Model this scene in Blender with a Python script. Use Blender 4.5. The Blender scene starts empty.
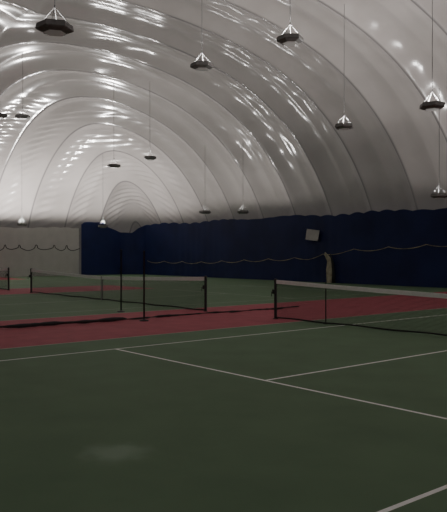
import bpy, bmesh, math, random
import numpy as np
from mathutils import Vector
random.seed(4)
S=bpy.context.scene
COL=S.collection
YAW=.8783; CAMP=(7.0753,-13.0325,1.8158)

# ---------------------------------------------------------------- helpers
def mat(name, col, rough=.6, metal=0., emis=None, estr=0., noise=0., nscale=5., spec=.5, bump=0., bscale=40.):
    m=bpy.data.materials.new(name); m.use_nodes=True
    nt=m.node_tree; b=nt.nodes['Principled BSDF']
    b.inputs['Roughness'].default_value=rough
    b.inputs['Metallic'].default_value=metal
    b.inputs['Specular IOR Level'].default_value=spec
    b.inputs['Base Color'].default_value=(*col,1)
    tc=nt.nodes.new('ShaderNodeTexCoord')
    n=nt.nodes.new('ShaderNodeTexNoise'); n.inputs['Scale'].default_value=nscale; n.inputs['Detail'].default_value=5
    nt.links.new(tc.outputs['Object'],n.inputs['Vector'])
    r=nt.nodes.new('ShaderNodeValToRGB')
    r.color_ramp.elements[0].position=.3; r.color_ramp.elements[1].position=.7
    r.color_ramp.elements[0].color=(*[c*(1-noise) for c in col],1)
    r.color_ramp.elements[1].color=(*[min(1,c*(1+noise)) for c in col],1)
    nt.links.new(n.outputs['Fac'],r.inputs['Fac'])
    nt.links.new(r.outputs['Color'],b.inputs['Base Color'])
    if bump>0:
        n2=nt.nodes.new('ShaderNodeTexNoise'); n2.inputs['Scale'].default_value=bscale
        nt.links.new(tc.outputs['Object'],n2.inputs['Vector'])
        bp=nt.nodes.new('ShaderNodeBump'); bp.inputs['Strength'].default_value=bump; bp.inputs['Distance'].default_value=.02
        nt.links.new(n2.outputs['Fac'],bp.inputs['Height']); nt.links.new(bp.outputs['Normal'],b.inputs['Normal'])
    if emis:
        b.inputs['Emission Color'].default_value=(*emis,1); b.inputs['Emission Strength'].default_value=estr
    return m

def mesh_obj(name, verts, faces, mats=(), smooth=False, parent=None):
    me=bpy.data.meshes.new(name); me.from_pydata([tuple(v) for v in verts],[],faces); me.update()
    for m in mats: me.materials.append(m)
    if smooth:
        for p in me.polygons: p.use_smooth=True
    o=bpy.data.objects.new(name,me); COL.objects.link(o)
    if parent: o.parent=parent
    return o

def empty(name, loc, label, cat, group=None):
    o=bpy.data.objects.new(name,None); o.empty_display_size=.2; o.location=loc; COL.objects.link(o)
    o['label']=label; o['category']=cat
    if group: o['group']=group
    return o

class MB:
    """mesh builder"""
    def __init__(s): s.v=[]; s.f=[]
    def box(s,c,d):
        i=len(s.v); x,y,z=c; a,b,e=d[0]/2,d[1]/2,d[2]/2
        s.v+=[(x+sx*a,y+sy*b,z+sz*e) for sx in(-1,1) for sy in(-1,1) for sz in(-1,1)]
        s.f+=[(i,i+1,i+3,i+2),(i+4,i+6,i+7,i+5),(i,i+4,i+5,i+1),(i+2,i+3,i+7,i+6),(i,i+2,i+6,i+4),(i+1,i+5,i+7,i+3)]
    def tube(s,pts,rad,n=8):
        pts=[Vector(p) for p in pts]; i0=len(s.v)
        for k,p in enumerate(pts):
            t=(pts[min(k+1,len(pts)-1)]-pts[max(k-1,0)]).normalized()
            up=Vector((0,0,1)) if abs(t.z)<.95 else Vector((1,0,0))
            a=t.cross(up).normalized(); b=t.cross(a).normalized()
            r=rad[k] if hasattr(rad,'__len__') else rad
            for j in range(n):
                an=2*math.pi*j/n
                s.v.append(tuple(p+a*math.cos(an)*r+b*math.sin(an)*r))
        for k in range(len(pts)-1):
            for j in range(n):
                s.f.append((i0+k*n+j,i0+k*n+(j+1)%n,i0+(k+1)*n+(j+1)%n,i0+(k+1)*n+j))
        s.f.append(tuple(i0+j for j in range(n))[::-1]); e=i0+(len(pts)-1)*n
        s.f.append(tuple(e+j for j in range(n)))
    def lathe(s,prof,n=8,c=(0,0,0),ph=0):
        i0=len(s.v)
        for r,z in prof:
            for j in range(n):
                an=2*math.pi*(j+.5)/n+ph
                s.v.append((c[0]+r*math.cos(an),c[1]+r*math.sin(an),c[2]+z))
        for k in range(len(prof)-1):
            for j in range(n):
                s.f.append((i0+k*n+j,i0+k*n+(j+1)%n,i0+(k+1)*n+(j+1)%n,i0+(k+1)*n+j))
        s.f.append(tuple(i0+j for j in range(n))[::-1]); e=i0+(len(prof)-1)*n
        s.f.append(tuple(e+j for j in range(n)))
    def obj(s,name,mats,smooth=False,parent=None): return mesh_obj(name,s.v,s.f,mats,smooth,parent)

# ---------------------------------------------------------------- materials
GREEN=mat('court_green',(.132,.212,.122),.75,noise=.08,nscale=1.3,bump=.15,bscale=120,spec=.25)
RED=mat('court_red',(.40,.095,.120),.75,noise=.12,nscale=2,bump=.15,bscale=120,spec=.25)
LINE=mat('line_paint',(.95,.95,.93),.7,noise=.05,nscale=8)
LINE2=mat('worn_line_paint',(.38,.42,.38),.7,noise=.2,nscale=4)
NAVY=mat('navy_vinyl',(.012,.020,.082),.6,noise=.2,nscale=.6,spec=.25)
GREYC=mat('grey_curtain',(.42,.41,.39),.7,noise=.05,nscale=1.5)
BLACK=mat('black_net_cord',(.016,.016,.017),.7,noise=.2)
POST=mat('black_post_paint',(.018,.018,.019),.45,noise=.2)
TAPE=mat('white_tape',(.95,.95,.94),.7,noise=.05,nscale=10)
STRAP=mat('grey_strap',(.3,.3,.3),.7,noise=.08,nscale=10)
ROPE=mat('pale_rope',(.46,.40,.22),.8,noise=.6,nscale=2)
DISH=mat('lamp_body_paint',(.15,.145,.14),.5,noise=.2,nscale=10)
RIM=mat('lamp_rim_metal',(.10,.10,.10),.7,.0,noise=.1,spec=.2)
BAIL=mat('lamp_bail_wire',(.06,.06,.06),.7,.0,noise=.1,spec=.2)
LENS=mat('lamp_underside',(.5,.49,.48),.5,noise=.1,emis=(1,.96,.92),estr=.03)  # weak glow added so the lamp underside reads lighter
WIRE=mat('steel_wire',(.12,.12,.12),.6,.0,noise=.1)
BULB=mat('bulb_glow',(.6,.6,.58),.4,emis=(1,.97,.92),estr=.6)
BEIGE=mat('beige_door_paint',(.38,.35,.25),.7,noise=.3)
PANEL=mat('pale_panel',(.45,.44,.42),.6,noise=.1)

# pale soft-edged patch mixed into the green base colour
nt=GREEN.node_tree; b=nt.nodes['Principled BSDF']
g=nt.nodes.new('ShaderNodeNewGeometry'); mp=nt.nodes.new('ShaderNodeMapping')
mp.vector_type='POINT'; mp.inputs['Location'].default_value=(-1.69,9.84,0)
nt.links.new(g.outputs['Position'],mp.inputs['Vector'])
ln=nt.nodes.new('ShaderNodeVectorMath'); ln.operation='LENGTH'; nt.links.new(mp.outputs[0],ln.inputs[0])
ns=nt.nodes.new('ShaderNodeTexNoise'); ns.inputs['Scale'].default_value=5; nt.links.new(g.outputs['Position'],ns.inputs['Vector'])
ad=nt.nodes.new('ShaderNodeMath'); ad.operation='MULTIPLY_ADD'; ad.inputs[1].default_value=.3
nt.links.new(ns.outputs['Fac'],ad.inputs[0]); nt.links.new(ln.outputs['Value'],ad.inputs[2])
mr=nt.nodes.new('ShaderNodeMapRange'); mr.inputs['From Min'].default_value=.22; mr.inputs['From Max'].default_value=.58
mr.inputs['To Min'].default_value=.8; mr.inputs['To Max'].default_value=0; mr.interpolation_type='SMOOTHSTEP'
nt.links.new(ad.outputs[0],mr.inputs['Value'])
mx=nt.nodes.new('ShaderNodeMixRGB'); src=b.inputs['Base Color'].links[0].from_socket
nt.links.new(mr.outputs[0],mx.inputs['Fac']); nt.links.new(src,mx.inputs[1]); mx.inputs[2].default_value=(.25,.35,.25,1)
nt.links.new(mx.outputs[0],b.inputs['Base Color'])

# net mesh material (alpha grid)
NET=bpy.data.materials.new('net_mesh_black'); NET.use_nodes=True
nt=NET.node_tree; b=nt.nodes['Principled BSDF']; b.inputs['Base Color'].default_value=(.012,.012,.014,1); b.inputs['Roughness'].default_value=.8
tc=nt.nodes.new('ShaderNodeTexCoord'); sp=nt.nodes.new('ShaderNodeSeparateXYZ'); nt.links.new(tc.outputs['Object'],sp.inputs[0])
outs=[]
for ax in ('X','Z'):
    a=nt.nodes.new('ShaderNodeMath'); a.operation='DIVIDE'; a.inputs[1].default_value=.028; nt.links.new(sp.outputs[ax],a.inputs[0])
    f=nt.nodes.new('ShaderNodeMath'); f.operation='FRACT'; nt.links.new(a.outputs[0],f.inputs[0])
    l=nt.nodes.new('ShaderNodeMath'); l.operation='LESS_THAN'; l.inputs[1].default_value=.17; nt.links.new(f.outputs[0],l.inputs[0]); outs.append(l)
m=nt.nodes.new('ShaderNodeMath'); m.operation='MAXIMUM'; nt.links.new(outs[0].outputs[0],m.inputs[0]); nt.links.new(outs[1].outputs[0],m.inputs[1])
nt.links.new(m.outputs[0],b.inputs['Alpha'])

# ---------------------------------------------------------------- floor
CENT=[0,-16.15,-31.7]
vl=[]; hl=[]; courts=[]
for c in CENT:
    courts.append((c-5.485,c+5.485))
    for s in(-1,1):
        vl.append((c+s*5.485-.02,c+s*5.485+.02,-11.885,11.885))
        vl.append((c+s*4.115-.025,c+s*4.115+.025,-11.885,11.885))
        hl.append((c-4.115,c+4.115,s*6.4-.028,s*6.4+.028))
        hl.append((c-5.485,c+5.485,s*11.885-.04,s*11.885+.04))
    vl.append((c-.028,c+.028,-6.4,6.4))
rects=vl+hl
xs=sorted(set([-43.6,30.]+[r[0] for r in rects]+[r[1] for r in rects]+[a for c in courts for a in c]+list(range(-40,30,5))))
ys=sorted(set([-19.6,19.6]+[r[2] for r in rects]+[r[3] for r in rects]))
V=[(x,y,0) for x in xs for y in ys]; F=[]; MI=[]
ny=len(ys)
for i in range(len(xs)-1):
    for j in range(ny-1):
        F.append((i*ny+j,(i+1)*ny+j,(i+1)*ny+j+1,i*ny+j+1))
        cx=(xs[i]+xs[i+1])/2; cy=(ys[j]+ys[j+1])/2
        if any(r[0]<=cx<=r[1] and r[2]<=cy<=r[3] for r in rects): MI.append(3 if cx<-10 or abs(abs(cx)-5.485)<.05 or cy>.5 else 2)
        elif cx>-5.6 and cy>11.8: MI.append(1)
        elif any(a<=cx<=b_ for a,b_ in courts): MI.append(0)
        elif cx<-21 and (cy>6.3 or cy<-6.3): MI.append(0)
        else: MI.append(1)
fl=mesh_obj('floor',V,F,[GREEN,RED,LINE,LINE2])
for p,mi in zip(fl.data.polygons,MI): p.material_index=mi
fl['kind']='structure'; fl['label']='dark green and red hard court floor with white lines'; fl['category']='floor'

# ---------------------------------------------------------------- dome
A=19.3; H=13.9; XE=-21.0; AX=22.3
def smin(a,b_,m=6.):
    a=np.maximum(a,1e-4); b_=np.maximum(b_,1e-4)
    return (a**-m+b_**-m)**(-1/m)
def dome_z(x,y):
    ct=np.sqrt(np.maximum(1-(np.abs(y)/A)**2,0)); v=np.clip((XE-x)/AX,0,1); cp=np.sqrt(1-v*v)
    return H*smin(ct,cp)
th=np.linspace(-math.pi/2,math.pi/2,401)
ph=np.linspace(math.pi/2,0,261)[:-1]
X=np.concatenate([XE-AX*np.sin(ph), np.arange(XE,30.01,.12)])
Yv=A*np.sin(th)
GX,GY=np.meshgrid(X,Yv,indexing='ij')
GZ=dome_z(GX,GY)
P=np.stack([GX,GY,GZ],-1)
d1=np.gradient(P,axis=0); d2=np.gradient(P,axis=1)
N=np.cross(d1,d2); N/= (np.linalg.norm(N,axis=-1,keepdims=True)+1e-9)
N=np.where(N[...,2:3]<0,-N,N)
Xs=GX+43.3; Ys=A-np.abs(GY)
k=8.
W=(np.maximum(Xs,1e-3)**k+np.maximum(Ys,1e-3)**k)**(1/k)
SP=3.03; W0=22.7
U=(W-W0)/SP
bul=np.abs(np.sin(np.pi*U))
bul2=np.abs(np.sin(2*np.pi*U))
fade=np.clip(GZ/4.,0,1)
LY=A*np.abs(np.arcsin(np.clip(GY/A,-1,1))); LX=AX*np.arcsin(np.clip((XE-GX)/AX,0,1))
L=LY+LX
wr=np.sin(2*math.pi*(L+.45*W)/.95+1.3*np.sin(W*1.3)+.8*np.sin(GY*.9))*(.5+.5*np.sin(W*2.1+GX*.3))
wamp=.05*np.clip((-29-GX)/7,0,1)*np.clip(GZ/3,0,1)
endf=1-.5*np.clip((-26-GX)/8,0,1)
# shallow regular puckers along the vault panels, added to break highlights into dashes
pk=np.sin(2*math.pi*(L+.55*W)/1.9+.5*np.sin(W*.8))*.020*np.clip((GX+30)/4,0,1)
P=P+N*(bul*fade*.38*endf+bul2*fade*.12*endf+wr*wamp*bul+pk*bul2*fade)[...,None]
nx_,ny_=GX.shape
verts=P.reshape(-1,3)
idx=np.arange(nx_*ny_).reshape(nx_,ny_)
F=np.stack([idx[:-1,:-1],idx[1:,:-1],idx[1:,1:],idx[:-1,1:]],-1).reshape(-1,4)
me=bpy.data.meshes.new('ceiling'); me.from_pydata(verts.tolist(),[],F.tolist()); me.update()
at=me.attributes.new('rib','FLOAT','POINT'); at.data.foreach_set('value',U.reshape(-1).astype(np.float32))
at=me.attributes.new('panel','FLOAT_VECTOR','POINT'); at.data.foreach_set('vector',np.stack([W*1.1,L*.62+W*.3,GX*.02],-1).reshape(-1).astype(np.float32))
me.polygons.foreach_set('use_smooth',[True]*len(me.polygons))
dm=bpy.data.objects.new('ceiling',me); COL.objects.link(dm)
dm['kind']='structure'; dm['label']='grey-white inflated fabric dome with arched ribs'; dm['category']='ceiling'
D=bpy.data.materials.new('dome_membrane'); D.use_nodes=True; nt=D.node_tree; b=nt.nodes['Principled BSDF']
at=nt.nodes.new('ShaderNodeAttribute'); at.attribute_name='rib'
fr=nt.nodes.new('ShaderNodeMath'); fr.operation='PINGPONG'; fr.inputs[1].default_value=.5; nt.links.new(at.outputs['Fac'],fr.inputs[0])
mr=nt.nodes.new('ShaderNodeMapRange'); mr.inputs['From Min'].default_value=.005; mr.inputs['From Max'].default_value=.03
nt.links.new(fr.outputs[0],mr.inputs['Value'])
tc=nt.nodes.new('ShaderNodeTexCoord'); n=nt.nodes.new('ShaderNodeTexNoise'); n.inputs['Scale'].default_value=.35; n.inputs['Detail'].default_value=6
nt.links.new(tc.outputs['Object'],n.inputs['Vector'])
r=nt.nodes.new('ShaderNodeValToRGB'); r.color_ramp.elements[0].position=.3; r.color_ramp.elements[1].position=.7
r.color_ramp.elements[0].color=(.255,.234,.222,1); r.color_ramp.elements[1].color=(.315,.291,.279,1)
nt.links.new(n.outputs['Fac'],r.inputs['Fac'])
mx=nt.nodes.new('ShaderNodeMixRGB'); mx.inputs[1].default_value=(.12,.11,.11,1)
nt.links.new(mr.outputs[0],mx.inputs['Fac']); nt.links.new(r.outputs['Color'],mx.inputs[2]); nt.links.new(mx.outputs[0],b.inputs['Base Color'])
b.inputs['Roughness'].default_value=.17
b.inputs['Specular IOR Level'].default_value=.55
b.inputs['Emission Color'].default_value=(1,.95,.92,1); b.inputs['Emission Strength'].default_value=.033  # faint even glow added to the membrane as ambient fill
a2=nt.nodes.new('ShaderNodeAttribute'); a2.attribute_name='panel'
n2=nt.nodes.new('ShaderNodeTexNoise'); n2.inputs['Scale'].default_value=.9; n2.inputs['Detail'].default_value=1
nt.links.new(a2.outputs['Vector'],n2.inputs['Vector'])
bp=nt.nodes.new('ShaderNodeBump'); bp.inputs['Strength'].default_value=.18; bp.inputs['Distance'].default_value=.16
nt.links.new(n2.outputs['Fac'],bp.inputs['Height']); nt.links.new(bp.outputs['Normal'],b.inputs['Normal'])
me.materials.append(D)

# ---------------------------------------------------------------- curtains
def curtain(name,path,top,mats,label,scal=1.2,sd=.10,step=.1,pleat=.010,topf=None):
    pts=[];L=0
    for a,c in zip(path[:-1],path[1:]):
        a=Vector(a);c=Vector(c);n=max(1,int((c-a).length/step))
        for i in range(n): pts.append((a.lerp(c,i/n),L+(c-a).length*i/n,(c-a).normalized()))
        L+=(c-a).length
    V=[];F=[];rows=8
    for p,s,t in pts:
        nrm=Vector((-t.y,t.x))
        off=pleat*math.sin(s*2*math.pi/.75+2*math.sin(s*.6))*(.4+.6*math.sin(s*.5))+pleat*2.5*math.sin(s*1.3+1)
        tz=top-sd*(1-abs(math.cos(math.pi*(s+.3*math.sin(s*.5))/scal)))*(.7+.5*math.sin(s*.37))+.06*math.sin(s*.9)+(topf(p) if topf else 0)
        for r_ in range(rows+1):
            q=p+nrm*off*(1-.5*r_/rows)
            V.append((q.x,q.y,.01+(tz-.01)*r_/rows))
    for i in range(len(pts)-1):
        for r_ in range(rows):
            a=i*(rows+1)+r_; F.append((a,a+rows+1,a+rows+2,a+1))
    o=mesh_obj(name,V,F,mats,True); o['label']=label; o['category']='curtain'
    return o
arc=[(-40.5+1.5*math.sin(-a)*1.0,16.5+1.5*math.cos(a)) for a in [i*math.pi/12 for i in range(7)]]
def tf(p):   # the piece on the end side hangs with a sagging, stepped top edge
    if p.x<-41.9 or (p.x<-39 and p.y<17.99): return float(np.interp(p.y,[12.8,13.2,15.0,15.4,16.6,17.5,18],[-.12,.10,.08,-.30,-.65,-.60,0]))
    return 0
curtain('backdrop_curtain',[(20,18)]+arc+[(-42,12.85)],4.15,[NAVY],'navy blue vinyl curtain hung along the dome edge',topf=tf)
curtain('backdrop_curtain',[(-42.05,12.75),(-42.05,-18)],3.75,[GREYC],'grey vinyl curtain hung at dome end',sd=.05)

# festoon ropes
def zrope(x):
    return float(np.interp(x,[-38,-33,-22,-19,-9,20],[1.15,1.15,1.55,2.0,2.45,2.6]))
mb=MB(); pts=[]
x=-40
while x<15:
    s=(x+40)/2.4; sag=.16*(1-abs(2*(s%1)-1)**2)
    pts.append((x,17.90,zrope(x)-sag)); x+=.2
mb.tube(pts,.015,5)
o=mb.obj('festoon_rope',[ROPE],True); o['label']='pale rope sagging in loops across navy curtain'; o['category']='rope'
mb=MB(); pts=[]; y=12.7
while y>-17:
    s=y/1.3+.12*math.sin(y*1.7); u=(s%1); sag=(.24+.08*math.sin(y*2.3))*(1-abs(2*u-1)**2)-(.16 if min(u,1-u)<.06 else 0)
    pts.append((-41.8,y,2.25-sag)); y-=.065
mb.tube(pts,.03,5)
o=mb.obj('festoon_rope',[BLACK],True); o['label']='dark rope looped along the grey end curtain'; o['category']='rope'

# door gap and panel
X0=-20.3
V=[(X0-.16,17.86,.02),(X0+.20,17.86,.02),(X0+.26,17.86,.8),(X0+.12,17.86,1.5),(X0-.30,17.86,1.85),(X0-.36,17.86,1.7),(X0-.12,17.86,1.3),(X0-.20,17.86,.8)]
V2=[(x,17.90,z) for x,y,z in V]; n8=len(V)
F=[tuple(range(n8)),tuple(range(2*n8-1,n8-1,-1))]+[(i,(i+1)%n8,n8+(i+1)%n8,n8+i) for i in range(n8)]
o=mesh_obj('door_1',V+V2,F,[BEIGE]); o['kind']='structure'; o['label']='beige opening showing where navy curtain is parted'; o['category']='door'
mb=MB(); mb.tube([(X0+.42,17.84,.02),(X0+.40,17.82,.6),(X0+.34,17.82,1.2),(X0+.16,17.84,1.75)],[.10,.08,.07,.03],8)
o=mb.obj('curtain_tieback',[BLACK],True); o['label']='black gathered curtain edge beside beige opening'; o['category']='curtain tie'
e=empty('wall_panel',(-21.6,17.83,2.90),'pale rectangular panel hung tilted on navy curtain','panel')
mb=MB(); mb.box((0,0,0),(.94,.04,.60)); a=mb.obj('board',[PANEL],parent=e)
mb=MB()
for q in((0,0,.31),(0,0,-.31)): mb.box(q,(1.0,.06,.04))
for q in((.48,0,0),(-.48,0,0)): mb.box(q,(.04,.06,.66))
mb.obj('frame',[PANEL],parent=e)
e.rotation_euler=(math.radians(-4),math.radians(7),0)

# ---------------------------------------------------------------- tennis nets
def net_z(x): return .914+(1.07-.914)*(abs(x)/6.4)**1.3
def tennis_net(cx,label,sticks=False,band=.10):
    e=empty('tennis_net',(cx,0,0),label,'net','tennis nets across the courts')
    n=64; xs=[-6.35+12.7*i/n for i in range(n+1)]
    V=[];F=[]
    for x in xs:
        V+= [(x,0,.03),(x,0,net_z(x)-.05)]
    for i in range(n): F.append((2*i,2*i+2,2*i+3,2*i+1))
    mesh_obj('net_mesh',V,F,[NET],parent=e)
    mb=MB(); i0=0
    for x in xs:
        z=net_z(x); mb.v+=[(x,-.024,z-band),(x,-.020,z),(x,.020,z),(x,.024,z-band)]
    for i in range(n):
        for j in range(4):
            a=4*i; mb.f.append((a+j,a+4+j,a+4+(j+1)%4,a+(j+1)%4))
    mb.f+=[(0,1,2,3),(4*n+3,4*n+2,4*n+1,4*n)]
    mb.obj('headband',[TAPE],parent=e)
    mb=MB(); mb.tube([(x,0,.04+.01*math.sin(x*3)) for x in xs],.022,6); mb.obj('bottom_band',[BLACK],parent=e)
    for s in(-1,1):
        mb=MB(); mb.lathe([(.075,0),(.075,.015),(.04,.02),(.04,1.06),(.047,1.065),(.047,1.09),(.02,1.105)],14,(s*6.4,0,0))
        mb.box((s*6.4,-.06,.75),(.06,.08,.12)); mb.tube([(s*6.4,-.08,.75),(s*6.4,-.15,.75),(s*6.4,-.15,.62)],.01,6)
        mb.obj('post',[POST],parent=e)
    mb=MB(); mb.box((0,-.028,.46),(.05,.008,.90)); mb.box((0,.028,.46),(.05,.008,.90)); mb.box((0,0,.92),(.05,.064,.012)); mb.box((0,0,.02),(.08,.07,.04))
    mb.obj('center_strap',[STRAP],parent=e)
    if sticks:
        for s in(-1,1):
            mb=MB(); mb.box((s*4.6,.035,.54),(.020,.02,1.07)); mb.box((s*4.6,.03,.01),(.09,.09,.02)); mb.obj('singles_stick',[POST],parent=e)
    return e
tennis_net(0,'black tennis net with white headband and black singles sticks',True)
tennis_net(-15.9,'black tennis net with white headband beyond red strip',band=.12)
tennis_net(-31.3,'black tennis net with white headband before grey curtain',band=.12)

# divider net rolled on the floor, plus tall posts
mb=MB(); pts=[];rd=[]
for i in range(126):
    y=-13+i*.13
    base=.044 if y<-3.4 else .024
    pts.append((-8.62+.07*math.sin(y*1.1)+.05*math.sin(y*3.7),y,base+.017)); rd.append(base+base*.35*math.sin(y*5.3)*math.sin(y*2.1)+random.uniform(-.008,.006))
mb.tube(pts,rd,9); o=mb.obj('rolled_divider_net',[BLACK],True); o['label']='black divider netting gathered along red strip'; o['category']='net'
for (x,y,h) in((-8.22,-3.09,1.87),(-10.99,-2.12,1.92)):
    e=empty('divider_post',(x,y,0),'tall slim black divider post standing between courts','post','divider posts between courts')
    mb=MB(); mb.lathe([(.022,.02),(.022,h-.04),(.030,h-.04),(.030,h-.01),(.02,h)],10); mb.obj('pole',[POST],True,e)
    mb=MB(); mb.lathe([(.12,0),(.12,.02),(.06,.04),(.024,.05)],16); mb.obj('base',[POST],False,e)

# ---------------------------------------------------------------- hanging lamps
def lamp_meshes():
    R=.40
    a=MB(); a.lathe([(.24,-.05),(.38,.0),(R,.02),(R-.02,.12),(R-.07,.12),(R-.08,.04),(.1,.02)],6)
    r=MB()
    for kk in range(6):
        a0=2*math.pi*(kk+.5)/6;a1=2*math.pi*(kk+1.5)/6
        r.tube([((R-.04)*math.cos(a0),(R-.04)*math.sin(a0),.125),((R-.04)*math.cos(a1),(R-.04)*math.sin(a1),.125)],.012,6)
    l=MB(); l.lathe([(.22,-.060),(.235,-.05)],6)
    w=MB()
    for kk in range(4):
        an=math.pi/2*kk+.3
        w.tube([((R-.08)*math.cos(an),(R-.08)*math.sin(an),.12),(0,0,.50)],.005,5)
    w.lathe([(.012,.47),(.016,.50),(.012,.54)],8)
    bb=MB(); bb.lathe([(.04,.02),(.05,.03),(.06,.04),(.06,.05),(.03,.055)],12)
    out={}
    for nm,mbb,m,sm in(('lamp_body',a,DISH,False),('rim',r,RIM,False),('underside_panel',l,LENS,False),('suspension_wire',w,BAIL,False),('bulb',bb,BULB,True)):
        o=mbb.obj(nm,[m],sm); out[nm]=o.data; bpy.data.objects.remove(o)
    return out
LM=lamp_meshes()
def lamp(x,y,z,pw,sc=1.):
    top=float(dome_z(np.array(x),np.array(y)))+.1
    e=empty('hanging_lamp',(x,y,z),'grey hexagonal uplight hanging on cable from dome','lamp','hexagonal lamps hung from the dome')
    e.rotation_euler=(0,0,(x*1.7+y)%1.0)
    for nm,dt in LM.items():
        o=bpy.data.objects.new(nm,dt); o.scale=(sc,)*3; COL.objects.link(o); o.parent=e
    mb=MB(); mb.tube([(0,0,.52*sc),(0,0,top-z)],.012,5); mb.obj('cable',[WIRE],parent=e)
    L=bpy.data.lights.new('uplight','SPOT'); L.energy=pw; L.spot_size=math.radians(178); L.spot_blend=.25; L.shadow_soft_size=.10; L.color=(1,.97,.94)
    lo=bpy.data.objects.new('uplight',L); lo.location=(0,0,.18); lo.rotation_euler=(math.pi,0,0); COL.objects.link(lo); lo.parent=e
FW=(-math.sin(YAW),math.cos(YAW)); RT=(math.cos(YAW),math.sin(YAW))
def unproject(k,d,e_):   # position unprojected from image pixels: bearing tangent, estimated depth, elevation tangent
    return (CAMP[0]+d*(FW[0]+k*RT[0]),CAMP[1]+d*(FW[1]+k*RT[1]),CAMP[2]+d*e_)
P0=400
for px,py,d,pw in [(55,31,14.5,.35),(290,42,19.6,1.7),(202,68,22.8,1.3),(344,128,27.4,2.0),(432,108,21.1,2.3),(439,197,31,.8),
    (114,167,39,.5),(150,159,39,.7),(205,213,45,.4),(243,213,42.5,.4),(103,227,50,5.),(22,225,47.5,6.),(23,118,35.5,.15),(0,117,33.5,.15)]:
    x,y,z=unproject((px-223.5)/681.65,d,(252.7-py)/681.65)
    lamp(x,y,z,P0*pw)
for x,y,z,pw in [(2,-6,7,.7),(2,6,6.5,1.2),(-18,-8,7,.5),(3,14,4.4,1.2),(9,0,7.5,1.3),(10,-10,6.5,1.5),(11,9,6.5,1.4),(-35,-6,5,.6)]:  # unseen lamps outside the view, added to light the hall
    lamp(x,y,z,P0*pw)

# ---------------------------------------------------------------- world & camera
w=bpy.data.worlds.new('world'); S.world=w; w.use_nodes=True
w.node_tree.nodes['Background'].inputs[0].default_value=(.98,.98,1,1); w.node_tree.nodes['Background'].inputs[1].default_value=.75
cam=bpy.data.cameras.new('camera'); co=bpy.data.objects.new('camera',cam); COL.objects.link(co)
cam.sensor_fit='HORIZONTAL'; cam.sensor_width=36; cam.lens=681.65/447*36; cam.clip_end=300
co.location=CAMP
pt=-.0049
f=Vector((-math.sin(YAW)*math.cos(pt),math.cos(YAW)*math.cos(pt),math.sin(pt)))
co.rotation_euler=f.to_track_quat('-Z','Y').to_euler()
S.camera=co
